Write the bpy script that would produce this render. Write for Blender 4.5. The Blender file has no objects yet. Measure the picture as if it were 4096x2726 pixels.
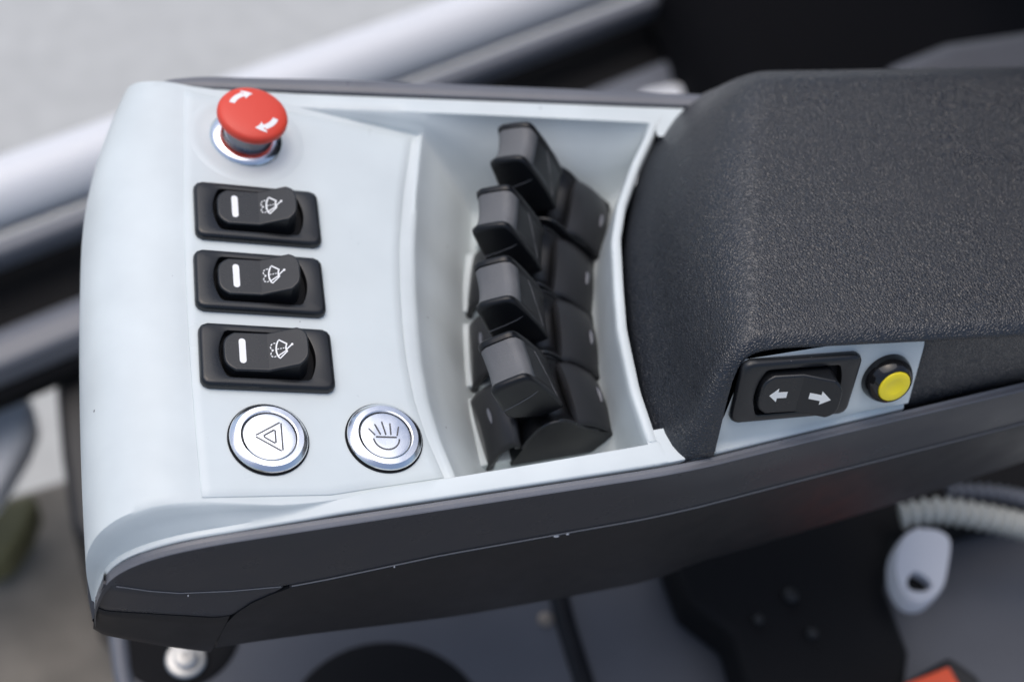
import bpy, bmesh, math, random
import numpy as np
from mathutils import Matrix, Vector

# ------------------------------------------------------------------ camera, sky, sun, exposure
sc = bpy.context.scene
COL = sc.collection
MM = 0.001
cam = bpy.data.cameras.new('camera')
cam.lens = 50.0; cam.sensor_width = 36.0; cam.sensor_fit = 'HORIZONTAL'
cam.clip_start = 0.02; cam.clip_end = 500.0
camo = bpy.data.objects.new('camera', cam); COL.objects.link(camo)
camo.matrix_world = Matrix(((0.97868678, 0.05313441, -0.19836560, -0.03723584),
                            (-0.15469755, 0.82603200, -0.54197768, -0.33805675),
                            (0.13505867, 0.56111307, 0.81664636, 0.46044034),
                            (0, 0, 0, 1)))
cam.dof.use_dof = True
cam.dof.focus_distance = 0.525
cam.dof.aperture_fstop = 5.0
sc.camera = camo

SUN_DIR = Vector((-0.11, 0.22, 0.97)).normalized()
world = bpy.data.worlds.new('World'); sc.world = world; world.use_nodes = True
wn = world.node_tree.nodes; wl = world.node_tree.links
sky = wn.new('ShaderNodeTexSky'); sky.sky_type = 'NISHITA'; sky.sun_disc = False
sky.sun_elevation = math.asin(SUN_DIR.z); sky.sun_rotation = math.atan2(SUN_DIR.x, SUN_DIR.y)
sky.air_density = 1.0; sky.dust_density = 3.5; sky.ozone_density = 1.0
wn['Background'].inputs['Strength'].default_value = 0.15
wl.new(sky.outputs[0], wn['Background'].inputs['Color'])
sun = bpy.data.lights.new('sun', 'SUN'); sun.energy = 1.35; sun.angle = math.radians(72); sun.color = (1.0, 0.992, 0.98)
suno = bpy.data.objects.new('sun', sun); COL.objects.link(suno)
suno.rotation_euler = SUN_DIR.to_track_quat('Z', 'Y').to_euler()
vs = sc.view_settings
vs.view_transform = 'Standard'; vs.look = 'None'; vs.gamma = 1.0; vs.exposure = 0.05; vs.use_curve_mapping = False
sc.cycles.max_bounces = 8

random.seed(4)

# ------------------------------------------------------------------ materials
def newmat(name):
    m = bpy.data.materials.new(name); m.use_nodes = True
    return m, m.node_tree.nodes, m.node_tree.links, m.node_tree.nodes['Principled BSDF']

def mat(name, col, rough=0.5, metal=0.0, spec=0.5, grain=0.0, gscale=900.0, mottle=0.0, specks=None, coat=0.0, rvar=0.0):
    """plain surface: base colour + optional mottling, fine relief, dust specks, roughness variation"""
    m, n, l, b = newmat(name)
    b.inputs['Base Color'].default_value = (*col, 1); b.inputs['Roughness'].default_value = rough
    b.inputs['Metallic'].default_value = metal; b.inputs['Specular IOR Level'].default_value = spec
    b.inputs['Coat Weight'].default_value = coat
    tc = n.new('ShaderNodeTexCoord'); o = tc.outputs['Object']
    cur = None
    if mottle:
        t = n.new('ShaderNodeTexNoise'); t.inputs['Scale'].default_value = 28; t.inputs['Detail'].default_value = 5
        l.new(o, t.inputs['Vector'])
        r = n.new('ShaderNodeMapRange'); r.inputs['From Min'].default_value = 0.3; r.inputs['From Max'].default_value = 0.7
        r.inputs['To Min'].default_value = 1 - mottle; r.inputs['To Max'].default_value = 1 + mottle * 0.4
        l.new(t.outputs['Fac'], r.inputs['Value'])
        mx = n.new('ShaderNodeMix'); mx.data_type = 'RGBA'; mx.blend_type = 'MULTIPLY'; mx.inputs['Factor'].default_value = 1
        mx.inputs['A'].default_value = (*col, 1); l.new(r.outputs[0], mx.inputs['B'])
        cur = mx.outputs['Result']
    if specks:
        scol, sscale, sthr = specks
        v = n.new('ShaderNodeTexVoronoi'); v.inputs['Scale'].default_value = sscale
        l.new(o, v.inputs['Vector'])
        # each cell carries one speck of its own size; most cells carry none
        sep = n.new('ShaderNodeSeparateColor'); l.new(v.outputs['Color'], sep.inputs[0])
        rr = n.new('ShaderNodeMapRange'); rr.inputs['From Min'].default_value = 0.72; rr.inputs['From Max'].default_value = 1.0
        rr.inputs['To Min'].default_value = 0.0; rr.inputs['To Max'].default_value = sthr
        l.new(sep.outputs[0], rr.inputs['Value'])
        lt = n.new('ShaderNodeMath'); lt.operation = 'LESS_THAN'
        l.new(v.outputs['Distance'], lt.inputs[0]); l.new(rr.outputs[0], lt.inputs[1])
        mx = n.new('ShaderNodeMix'); mx.data_type = 'RGBA'
        l.new(lt.outputs[0], mx.inputs['Factor'])
        if cur: l.new(cur, mx.inputs['A'])
        else: mx.inputs['A'].default_value = (*col, 1)
        mx.inputs['B'].default_value = (*scol, 1); cur = mx.outputs['Result']
    if cur: l.new(cur, b.inputs['Base Color'])
    if rvar:
        t = n.new('ShaderNodeTexNoise'); t.inputs['Scale'].default_value = 60; t.inputs['Detail'].default_value = 6
        l.new(o, t.inputs['Vector'])
        r = n.new('ShaderNodeMapRange'); r.inputs['From Min'].default_value = 0.3; r.inputs['From Max'].default_value = 0.7
        r.inputs['To Min'].default_value = max(0.02, rough - rvar); r.inputs['To Max'].default_value = rough + rvar
        l.new(t.outputs['Fac'], r.inputs['Value']); l.new(r.outputs[0], b.inputs['Roughness'])
    if grain:
        t = n.new('ShaderNodeTexNoise'); t.inputs['Scale'].default_value = gscale; t.inputs['Detail'].default_value = 2
        l.new(o, t.inputs['Vector'])
        bp = n.new('ShaderNodeBump'); bp.inputs['Strength'].default_value = grain; bp.inputs['Distance'].default_value = 0.0003
        l.new(t.outputs['Fac'], bp.inputs['Height']); l.new(bp.outputs[0], b.inputs['Normal'])
    return m

def leather(name, col, rough, scale, dist):
    m, n, l, b = newmat(name)
    b.inputs['Base Color'].default_value = (*col, 1); b.inputs['Roughness'].default_value = rough; b.inputs['Specular IOR Level'].default_value = 0.75
    tc = n.new('ShaderNodeTexCoord')
    nz = n.new('ShaderNodeTexNoise'); nz.inputs['Scale'].default_value = 260; nz.inputs['Detail'].default_value = 2
    l.new(tc.outputs['Object'], nz.inputs['Vector'])
    ad = n.new('ShaderNodeMix'); ad.data_type = 'VECTOR'; ad.inputs['Factor'].default_value = 0.0016
    l.new(tc.outputs['Object'], ad.inputs['A']); l.new(nz.outputs['Color'], ad.inputs['B'])
    v = n.new('ShaderNodeTexVoronoi'); v.feature = 'DISTANCE_TO_EDGE'; v.inputs['Scale'].default_value = scale
    l.new(ad.outputs['Result'], v.inputs['Vector'])
    r = n.new('ShaderNodeMapRange'); r.interpolation_type = 'SMOOTHSTEP'
    r.inputs['From Min'].default_value = 0.0; r.inputs['From Max'].default_value = 0.32
    l.new(v.outputs['Distance'], r.inputs['Value'])
    f = n.new('ShaderNodeTexNoise'); f.inputs['Scale'].default_value = 2400; l.new(tc.outputs['Object'], f.inputs['Vector'])
    mm = n.new('ShaderNodeMath'); mm.operation = 'MULTIPLY_ADD'; mm.inputs[1].default_value = 0.18
    l.new(f.outputs['Fac'], mm.inputs[0]); l.new(r.outputs[0], mm.inputs[2])
    bp = n.new('ShaderNodeBump'); bp.inputs['Strength'].default_value = 1.0; bp.inputs['Distance'].default_value = dist
    l.new(mm.outputs[0], bp.inputs['Height']); l.new(bp.outputs[0], b.inputs['Normal'])
    t = n.new('ShaderNodeTexNoise'); t.inputs['Scale'].default_value = 35; t.inputs['Detail'].default_value = 6
    l.new(tc.outputs['Object'], t.inputs['Vector'])
    rr = n.new('ShaderNodeMapRange'); rr.inputs['From Min'].default_value = 0.3; rr.inputs['From Max'].default_value = 0.7
    rr.inputs['To Min'].default_value = rough - 0.06; rr.inputs['To Max'].default_value = rough + 0.08
    l.new(t.outputs['Fac'], rr.inputs['Value']); l.new(rr.outputs[0], b.inputs['Roughness'])
    return m

def brushed(name, col, rough):
    """bright turned metal with faint concentric scratches about the local z axis"""
    m, n, l, b = newmat(name)
    b.inputs['Base Color'].default_value = (*col, 1); b.inputs['Metallic'].default_value = 1.0
    tc = n.new('ShaderNodeTexCoord')
    t = n.new('ShaderNodeTexNoise'); t.inputs['Scale'].default_value = 140; t.inputs['Detail'].default_value = 6
    l.new(tc.outputs['Object'], t.inputs['Vector'])
    r = n.new('ShaderNodeMapRange'); r.inputs['From Min'].default_value = 0.25; r.inputs['From Max'].default_value = 0.75
    r.inputs['To Min'].default_value = rough * 0.5; r.inputs['To Max'].default_value = rough * 1.6
    l.new(t.outputs['Fac'], r.inputs['Value']); l.new(r.outputs[0], b.inputs['Roughness'])
    return m

M = {}
M['white'] = mat('white_plastic', (0.640, 0.690, 0.690), 0.42, grain=0.05, gscale=1600, mottle=0.09, specks=((0.16, 0.16, 0.17), 130, 0.075), rvar=0.10)
M['overlay'] = mat('overlay_film', (0.632, 0.686, 0.688), 0.36, grain=0.05, gscale=2200, mottle=0.06, specks=((0.14, 0.14, 0.15), 140, 0.08), rvar=0.10)
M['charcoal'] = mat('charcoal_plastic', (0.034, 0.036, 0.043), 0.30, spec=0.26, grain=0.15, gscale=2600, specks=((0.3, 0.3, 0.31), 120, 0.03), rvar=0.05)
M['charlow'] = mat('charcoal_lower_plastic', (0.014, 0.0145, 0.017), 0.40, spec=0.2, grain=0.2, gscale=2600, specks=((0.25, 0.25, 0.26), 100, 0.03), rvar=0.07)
M['lit_grey'] = mat('charcoal_lit', (0.135, 0.140, 0.158), 0.33, grain=0.3, gscale=2400, mottle=0.15, specks=((0.4, 0.4, 0.41), 160, 0.05), rvar=0.06)  # lit copy of the charcoal: sky light on upward faces put into the colour
M['chip'] = mat('bare_plastic_chip', (0.55, 0.55, 0.57), 0.5)
M['black'] = mat('black_plastic', (0.010, 0.011, 0.013), 0.30, spec=0.5, grain=0.12, gscale=2600, specks=((0.35, 0.35, 0.36), 330, 0.045), rvar=0.08)
M['lever'] = mat('lever_plastic', (0.007, 0.0075, 0.009), 0.36, spec=0.36, grain=0.18, gscale=2200, specks=((0.3, 0.3, 0.3), 260, 0.04), rvar=0.06)
M['plate'] = mat('lever_cover_plastic', (0.014, 0.0145, 0.017), 0.40, spec=0.55, grain=0.2, gscale=2200, specks=((0.3, 0.3, 0.3), 260, 0.04), rvar=0.06)
M['grip'] = mat('grip_rubber', (0.15, 0.152, 0.157), 0.55, grain=0.55, gscale=1900, mottle=0.22, specks=((0.5, 0.5, 0.5), 420, 0.06))
M['deep'] = mat('deep_black', (0.005, 0.005, 0.006), 0.7, spec=0.2)
M['gloss'] = mat('glossy_black', (0.010, 0.010, 0.011), 0.12, specks=((0.4, 0.4, 0.4), 300, 0.04), rvar=0.05)
M['print'] = mat('white_print', (0.86, 0.86, 0.85), 0.55)
M['printg'] = mat('off_white_print', (0.84, 0.84, 0.80), 0.5)
M['red'] = mat('red_plastic', (0.72, 0.062, 0.034), 0.46, grain=0.15, gscale=2600, specks=((0.25, 0.05, 0.04), 260, 0.03))
M['yellow'] = mat('yellow_plastic', (0.95, 0.76, 0.02), 0.40, grain=0.1, gscale=2600)
M['chrome'] = brushed('polished_steel', (0.86, 0.87, 0.89), 0.16)
M['steel'] = brushed('grey_steel', (0.26, 0.26, 0.28), 0.3)
M['engrave'] = mat('engraved_line', (0.10, 0.10, 0.105), 0.55, metal=0.4)
M['leather'] = leather('grained_black_skin', (0.012, 0.014, 0.019), 0.30, 900, 0.00017)
M['highlight_seam'] = mat('highlight_and_seam', (0.20, 0.20, 0.21), 0.4)  # pale tone: painted highlight for the trim crease, also the lever parting lines

# ------------------------------------------------------------------ mesh helpers (millimetres in, metres out)
def link(o, parent=None):
    COL.objects.link(o)
    if parent is not None: o.parent = parent
    return o

def meshobj(name, verts, faces, m, parent=None, smooth=True, sharp=35, bevel=0.0, seg=2, solid=0.0, subd=0, thick_off=-1):
    me = bpy.data.meshes.new(name)
    me.from_pydata([(v[0] * MM, v[1] * MM, v[2] * MM) for v in verts], [], faces)
    me.update()
    bm = bmesh.new(); bm.from_mesh(me)
    bmesh.ops.remove_doubles(bm, verts=bm.verts, dist=1e-6)
    bmesh.ops.recalc_face_normals(bm, faces=bm.faces); bm.to_mesh(me); bm.free()
    if smooth:
        for p_ in me.polygons: p_.use_smooth = True
        if sharp: me.set_sharp_from_angle(angle=math.radians(sharp))
    me.materials.append(m)
    o = bpy.data.objects.new(name, me); link(o, parent)
    if solid:
        s = o.modifiers.new('thickness', 'SOLIDIFY'); s.thickness = solid * MM; s.offset = thick_off
    if bevel:
        b = o.modifiers.new('bevel', 'BEVEL'); b.width = bevel * MM; b.segments = seg; b.limit_method = 'ANGLE'
        b.angle_limit = math.radians(32); b.harden_normals = False
    if subd:
        s = o.modifiers.new('subd', 'SUBSURF'); s.levels = subd; s.render_levels = subd
    return o

def loftfaces(nr, nc, close=False):
    f = []
    for i in range(nr - 1):
        for j in range(nc - (0 if close else 1)):
            k = (j + 1) % nc
            f.append((i * nc + j, i * nc + k, (i + 1) * nc + k, (i + 1) * nc + j))
    return f

def loft(name, rows, m, parent=None, close=False, capa=False, capb=False, **kw):
    nc = len(rows[0]); v = [p_ for r in rows for p_ in r]
    f = loftfaces(len(rows), nc, close)
    if capa: f.append(tuple(range(nc))[::-1])
    if capb: f.append(tuple((len(rows) - 1) * nc + j for j in range(nc)))
    return meshobj(name, v, f, m, parent, **kw)

def circ(r, z, n=64, cx=0, cy=0): return [(cx + r * math.cos(2 * math.pi * k / n), cy + r * math.sin(2 * math.pi * k / n), z) for k in range(n)]

def lathe(name, prof, m, parent=None, n=64, capa=False, capb=False, **kw):
    return loft(name, [circ(r, z, n) for r, z in prof], m, parent, close=True, capa=capa, capb=capb, **kw)

def prism(name, outline, z0, z1, m, parent=None, **kw):
    n = len(outline)
    return loft(name, [[(x, y, z0) for x, y in outline], [(x, y, z1) for x, y in outline]], m, parent, close=True, capa=True, capb=True, **kw)

def box(name, a, b, m, parent=None, **kw):
    return prism(name, [(a[0], a[1]), (b[0], a[1]), (b[0], b[1]), (a[0], b[1])], a[2], b[2], m, parent, **kw)

def smooth_path(pts, n):
    """Catmull-Rom through the points, n samples per span"""
    P = [np.array(p_, float) for p_ in pts]; out = []
    for i in range(len(P) - 1):
        p0 = P[max(i - 1, 0)]; p1 = P[i]; p2 = P[i + 1]; p3 = P[min(i + 2, len(P) - 1)]
        for k in range(n):
            t = k / n
            out.append(0.5 * ((2 * p1) + (p2 - p0) * t + (2 * p0 - 5 * p1 + 4 * p2 - p3) * t * t + (3 * p1 - p0 - 3 * p2 + p3) * t ** 3))
    out.append(P[-1]); return [tuple(map(float, q)) for q in out]

def tube(name, path, r, m, parent=None, n=16, caps=True, **kw):
    P = [Vector(p_) for p_ in path]; rows = []
    rr = r if isinstance(r, (list, tuple)) else [r] * len(P)
    up = Vector((0, 0, 1))
    for i, p_ in enumerate(P):
        t = (P[min(i + 1, len(P) - 1)] - P[max(i - 1, 0)]).normalized()
        a = t.cross(up)
        if a.length < 1e-3: a = Vector((1, 0, 0))
        a.normalize(); b = a.cross(t)
        rows.append([tuple(p_ + (a * math.cos(2 * math.pi * k / n) + b * math.sin(2 * math.pi * k / n)) * rr[i]) for k in range(n)])
    return loft(name, rows, m, parent, close=True, capa=caps, capb=caps, **kw)

def ribbon(pts, w, zf=lambda x, y: 0.0, close=False):
    """flat stroke of width w along a 2-D polyline: returns verts, faces"""
    n = len(pts); v = []
    for i, p_ in enumerate(pts):
        if close: a = pts[i - 1]; b = pts[(i + 1) % n]
        else: a = pts[max(i - 1, 0)]; b = pts[min(i + 1, n - 1)]
        dx, dy = b[0] - a[0], b[1] - a[1]; L = math.hypot(dx, dy) or 1
        nx, ny = -dy / L * w / 2, dx / L * w / 2
        for s in (1, -1):
            x, y = p_[0] + s * nx, p_[1] + s * ny
            v.append((x, y, zf(x, y)))
    f = [(2 * i, 2 * i + 1, 2 * i + 3, 2 * i + 2) for i in range(n - 1)]
    if close: f.append((2 * n - 2, 2 * n - 1, 1, 0))
    return v, f

def strokes(name, items, m, parent, zf=lambda x, y: 0.0):
    V, F = [], []
    for it in items:
        if it[0] == 'line': v, f = ribbon(it[1], it[2], zf, it[3] if len(it) > 3 else False)
        else: v = [(x, y, zf(x, y)) for x, y in it[1]]; f = [tuple(range(len(v)))]
        k = len(V); V += v; F += [tuple(i + k for i in q) for q in f]
    me_o = meshobj(name, V, F, m, parent, smooth=False, solid=0.08, thick_off=1)
    return me_o

def arc(cx, cy, r, a0, a1, n=14): return [(cx + r * math.cos(math.radians(a0 + (a1 - a0) * k / n)), cy + r * math.sin(math.radians(a0 + (a1 - a0) * k / n))) for k in range(n + 1)]

def thing(name, label, cat, mtx=None, loc=None, group=None):
    o = bpy.data.objects.new(name, None); o.empty_display_size = 0.01; COL.objects.link(o)
    if mtx is not None: o.matrix_world = mtx
    elif loc is not None: o.location = Vector(loc) * MM
    o['label'] = label; o['category'] = cat
    if group: o['group'] = group
    return o

def tag(o, label, cat, group=None):
    o['label'] = label; o['category'] = cat
    if group: o['group'] = group
    return o

def frame(ex, ey, en, p_):
    return Matrix(((ex[0], ey[0], en[0], p_[0] * MM), (ex[1], ey[1], en[1], p_[1] * MM), (ex[2], ey[2], en[2], p_[2] * MM), (0, 0, 0, 1)))

TA = math.radians(11.0); CT, ST, TT = math.cos(TA), math.sin(TA), math.tan(TA)
def panel_frame(x, y, h=0.0):      # x, y measured in the sloping switch panel from the point where it crosses the rails
    return frame((CT, 0, -ST), (0, 1, 0), (ST, 0, CT), (x * CT + h * ST, y, -x * ST + h * CT))
I = lambda x, xs, ys: float(np.interp(x, xs, ys))

# ------------------------------------------------------------------ the console
console = thing('control_console', 'white and charcoal armrest console carrying the switches, buttons and levers', 'console', loc=(0, 0, -100))
INV = console.matrix_basis.inverted()
def cpart(o):
    o.matrix_parent_inverse = INV
    return o

YO = lambda x: I(x, [-120, 112, 122, 132, 142, 152, 164, 187.4, 231, 420], [-112.6, -93.3, -92.4, -91.2, -89.8, -88.1, -85.9, -81.8, -74.4, -42.8])   # near outer edge of the white cover
YF = lambda x: 103.7 - 0.079 * x                                                                        # far outer edge
WN = lambda x: I(x, [-60, -20, 0, 12, 60, 120], [3.0, 3.2, 5.5, 7.4, 8.4, 9.6])
WF = lambda x: I(x, [-60, -20, 0, 60, 160], [3.0, 4.5, 8.2, 9.4, 10.2])
XE = lambda y: I(y, [-95, -85, -70, -53, -35, -20, 0, 21, 50, 84, 95], [46.5, 44.4, 41, 38.7, 38.2, 38.7, 40, 42, 46.5, 53.2, 55.5])
XL = lambda y: I(y, [-90, -66, -42, -20, 0, 35, 73, 90], [66, 64, 63.2, 64, 66, 71, 78, 82])
XRIM = lambda y: I(y, [-95, -79, -59, -30, -10.6, 15, 34, 56.5, 73.7, 88.7, 100], [126, 123.5, 121.8, 122.4, 125, 129, 135.3, 146.3, 156.5, 164, 167])
XR = lambda y: XRIM(y) - 5.6
RAIL = smooth_path([(-89.5, -48), (-88.3, -38), (-86.6, -30), (-84, -21.5), (-80.5, -14.5), (-76, -9.5), (-70, -5.6), (-63, -3.0), (-55, -1.3), (-46, -0.4), (-38, 0), (-25, 0), (-12, 0), (0, 0)], 3)
TOP = smooth_path([(-90.5, -48), (-90.3, -36), (-90, -25), (-89, -14), (-86.5, -5), (-82.5, 2.3), (-77, 6.9), (-70, 9.7), (-62, 10.9), (-55, 10.6), (-48, 9.33), (-32, 6.22), (-16, 3.11), (0, 0)], 3)
CRN = lambda x: I(x, [-90.5, -88, -84, -76, -66, -48, -28, -8, 0], [0.6, 1.2, 2.2, 4.0, 5.2, 5.2, 2.6, 0.6, 0.3])
def bow(y):
    d = -3.2 * (1 - min(1, (y / 106.0) ** 2))
    if y > 25: d += 12.5 * ((y - 25) / 80.0) ** 2.3
    return d

NI = 46
def section(xf, zr, zt, cn, cf, draft_n, draft_f, fw=0.0):
    """one cross-section of the white cover, near side to far side; xf maps a nominal y to x"""
    pts = []
    def P(y, z): pts.append((xf(y) + fw * bow(y), y, z))
    xn, xF = xf(-97), xf(97)
    yo, yf = YO(xn), YF(xF)
    yi, yfi = yo + WN(xn), yf - WF(xF)
    kn, kf = yi + cn + draft_n * abs(min(0, zt - zr)), yfi - cf - draft_f * abs(min(0, zt - zr))
    P(yo + 0.8, zr - 5); P(yo, zr - 1.2); P(yo + 0.3, zr - 0.3); P(yo + 1.0, zr); P(yi - 0.6, zr); P(yi, zr + 0.12 * (zt - zr))
    for t in (0.25, 0.5, 0.75, 0.9):
        s = t * t * (3 - 2 * t); P(yi + (kn - yi) * t, zr + (zt - zr) * (0.12 + 0.86 * s))
    for k in range(NI + 1):
        P(kn + (kf - kn) * k / NI, zt)
    for t in (0.9, 0.75, 0.5, 0.25):
        s = t * t * (3 - 2 * t); P(yfi + (kf - yfi) * t, zr + (zt - zr) * (0.12 + 0.86 * s))
    P(yfi, zr + 0.12 * (zt - zr)); P(yfi + 0.6, zr); P(yf - 1.0, zr); P(yf - 0.3, zr - 0.3); P(yf, zr - 1.2); P(yf - 0.8, zr - 5)
    return pts

rows = []
for (xr, zr), (xt, zt) in zip(RAIL, TOP):            # nose, front to the line where panel and rails are flush
    fw = min(1.0, max(0.0, (-46 - xt) / 42.0)) ** 1.4
    xm = 0.5 * (xr + xt)
    sec = section(lambda y: xt, zr, zt, CRN(xt), CRN(xt) * 0.8, 0, 0, fw)
    n = len(sec); out = []
    for j, q in enumerate(sec):                       # the rail strips keep their own run of x
        edge = min(j, n - 1 - j)
        w = 1.0 if edge <= 4 else max(0.0, 1 - (edge - 4) / 6.0)
        out.append((q[0] + w * (xr - xt), q[1], q[2]))
    rows.append(out)
for s in (0.15, 0.3, 0.45, 0.6, 0.75, 0.88, 0.96):    # sunk part of the panel
    zc = lambda y, s=s: -TT * s * XE(y)
    sec = section(lambda y, s=s: s * XE(y), 0, -TT * s * 41, 0.3, 0.3, 0.2, 0.5)
    rows.append([(x, y, -TT * x if 10 <= j < len(sec) - 10 else z) for j, (x, y, z) in enumerate(sec)])
def pocket(f, z, dn=0.2, df=0.5): rows.append(section(f, 0, z, 0.3, 0.3, dn, df))
pocket(lambda y: XE(y), -TT * 41 - 0.25); pocket(lambda y: XE(y) + 1.0, -9.2); pocket(lambda y: XE(y) + 1.9, -11.2)
for t in (0.25, 0.5, 0.75): pocket(lambda y, t=t: XE(y) + 1.9 + (XL(y) - XE(y) - 1.9) * t, -11.2 - 30.8 * t, 0.2, 0.45)
pocket(lambda y: XL(y), -44.0, 0.2, 0.45)
for t in (0.02, 0.3, 0.6, 0.8, 0.88, 0.95, 0.99): pocket(lambda y, t=t: XL(y) + (XR(y) - XL(y)) * t, -45 + 14 * max(0.0, (t - 0.8) / 0.2) ** 1.5, 0.2, 0.45)
pocket(lambda y: XR(y), -30.2, 0.2, 0.45)
RI = lambda y: XRIM(y) - 4.2
for t in (0.2, 0.45, 0.7, 0.9): pocket(lambda y, t=t: XR(y) + (RI(y) - XR(y)) * t, -30.2 + 29.0 * t, 0.2, 0.45)
pocket(RI, -0.6); pocket(lambda y: RI(y) + 0.5, 0.15); pocket(lambda y: RI(y) + 1.4, 0.5); pocket(lambda y: XRIM(y) - 1.0, 0.45)
pocket(lambda y: XRIM(y), -0.2); pocket(lambda y: XRIM(y) + 0.6, -6)
cover = cpart(loft('cover', rows, M['white'], console, sharp=50))

# printed film laid over the sloping panel, with its own thin edge
ov = []
for k in range(25):
    s = k / 24
    line = []
    for j in range(41):
        v = j / 40
        y0 = I(-47.6 + 88 * s, [-48, -3, 10, 42], [-97.2, -95.2, -92.6, -86.8])
        y1 = 97.5 - 13.0 * s
        y = y0 + (y1 - y0) * v
        x = -47.6 + 2.2 * (1 - ((y - 3) / 100) ** 2) * -1.2 + (XE(y) - 3.4 + 47.6) * s
        line.append((x, y, -TT * x + 0.42))
    ov.append(line)
cpart(loft('panel_film', ov, M['overlay'], console, solid=0.40, sharp=60, bevel=0.12, seg=1))

# raised ring moulded round the stop button
def on_panel(name, px, py, prof, m, n=72):
    F = panel_frame(px, py); o = lathe(name, prof, m, console, n=n, sharp=50)
    o.matrix_parent_inverse = INV; o.matrix_basis = F
    return o
on_panel('button_surround', -23.9, 73.3, [(24.6, 0.38), (23.8, 0.50), (22.8, 0.66), (21.8, 0.72), (20.6, 0.66), (19.2, 0.52), (18.0, 0.48), (13, 0.48)], M['overlay'])

# near trim
ZC = lambda x: I(x, [-88, -82, -75, -68, -58, -40, -19, -4, 40, 86, 135, 173, 228, 298, 345], [-24, -16, -21, -26.4, -32.2, -37.5, -41.3, -40.5, -35.4, -33.6, -32.0, -31.8, -31, -29.4, -28.5])
tx = [p_ for p_ in RAIL if p_[0] < -36] + [(x, 0.0) for x in list(range(-30, 126, 8)) + [130, 135, 140, 146, 155, 165, 176, 187, 200, 215, 231, 250, 280, 310, 345]]
trows = []
for x, zr in tx:
    yo = YO(x); zc = min(ZC(x), zr - 3.0)
    trows.append([(x + 0.6, yo + 0.3, zr - 9), (x, yo - 0.95, zr - 3), (x, yo - 1.0, zr - 0.7), (x, yo - 1.3, zr - 0.4), (x, yo - 2.5, zr - 0.75), (x, yo - 2.7, zr - 0.75),
                  (x, yo - 4.5, zr - 0.1), (x, yo - 4.9, zr - 0.35), (x, yo - 5.1, zr - 1.2), (x, yo - 5.4, zr + (zc - zr) * 0.5), (x, yo - 5.9, zc)])
cpart(loft('side_trim', [r[7:] for r in trows], M['charcoal'], console, sharp=45))
cpart(loft('trim_cap', [r[:8] for r in trows], M['lit_grey'], console, sharp=45))  # top band of the near trim, its sky light painted in as paler grey
SEAM = [(-18.7, -42.4), (-25.5, -45.4), (-32.7, -50.5), (-38.2, -57.2), (-42.2, -65.0), (-44.7, -74.2), (-46.6, -84), (-48.1, -94.5)]
seam = smooth_path(SEAM, 3)
ZB = lambda x: I(x, [-50, -48, 4, 64, 118, 140, 150, 158, 166, 180, 194, 262, 324, 350], [-96.0, -96.8, -102, -105.5, -104.8, -105.5, -104, -100.5, -98.0, -97.8, -97.0, -90.1, -78.8, -73])
# lower side panel: its front edge follows the curved seam
def lp_top(u): return (-17.8 + u * 362.8, ZC(-17.8 + u * 362.8) - 0.4)
lowrows = []
stations = [0, .004, .012, .025, .045, .07, .1, .14, .18, .22, .27, .32, .37, .42, .455, .475, .49, .505, .52, .54, .57, .6, .66, .72, .78, .85, .92, 1.0]
for u in stations:
    xt, zt = lp_top(u); r = []
    # rows fan out from the seam: at u=0 the row itself is the seam
    fade = max(0.0, 1 - u / 0.16)
    r.append((xt, YO(xt) - 3.4, zt + 0.5)); r.append((xt, YO(xt) - 6.0, zt)); r.append((xt, YO(xt) - 6.75, zt - 0.5))
    for t in (0.08, 0.16, 0.3, 0.45, 0.6, 0.75, 0.88, 1.0):
        k = t * (len(seam) - 1); i0 = min(int(k), len(seam) - 2); fr = k - i0
        xs_ = seam[i0][0] + (seam[i0 + 1][0] - seam[i0][0]) * fr + 1.1
        zs_ = seam[i0][1] + (seam[i0 + 1][1] - seam[i0][1]) * fr
        x = xt + (xs_ + 17.8) * fade
        zreg = zt + (ZB(x) - zt) * t
        z = zs_ * fade + zreg * (1 - fade) if u < 0.16 else zreg
        r.append((x, YO(x) - 6.75 + 2.9 * t * t, z))
    xb, zb = r[-1][0], r[-1][2]
    r.append((xb + 0.2, YO(xb) - 2.6, zb - 0.7)); r.append((xb + 0.5, YO(xb) + 24, zb + 5))
    lowrows.append(r)
first = [(x + 0.0, y + 4.0, z) for x, y, z in lowrows[0]]
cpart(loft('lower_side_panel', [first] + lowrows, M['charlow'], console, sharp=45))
# front cap below the crease, in two pieces with a fine parting line
ML = lambda x: I(x, [-89, -45.8], [-36.2, -61.1])
def seam_x(z): return I(-z, [-q[1] for q in seam], [q[0] for q in seam])
def front_x(z): return I(-z, [14, 24, 36, 58], [-82.3, -85.6, -88.0, -91.0])
def cap_piece(name, zt_f, zb_f, inset, n=14):
    rws = []
    for k in range(n + 1):
        u = k / n
        ta, tb = zt_f(u), zb_f(u); r = []
        r.append((ta[0], YO(ta[0]) - 3.0, ta[1])); 
        for t in (0, 0.03, 0.2, 0.4, 0.6, 0.8, 0.97, 1.0):
            x = ta[0] + (tb[0] - ta[0]) * t; z = ta[1] + (tb[1] - ta[1]) * t
            e = 0.35 if t in (0, 1.0) else 0.0
            fr = 1.6 * max(0.0, 1 - u / 0.08)
            r.append((x, YO(x) - 6.3 + inset + e + fr + 0.8 * t, z))
        r.append((tb[0], YO(tb[0]) - 2.0, tb[1] - 0.2))
        rws.append(r)
    a = [(x + 0.4, y + 5, z) for x, y, z in rws[0]]; b = [(x - 0.2, y + 5, z) for x, y, z in rws[-1]]
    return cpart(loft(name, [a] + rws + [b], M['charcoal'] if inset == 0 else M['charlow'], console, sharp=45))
def up_t(u): x = -83.5 + u * (-20.2 + 83.5); return (x, min(ZC(x), -16) - 0.3)
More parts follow.
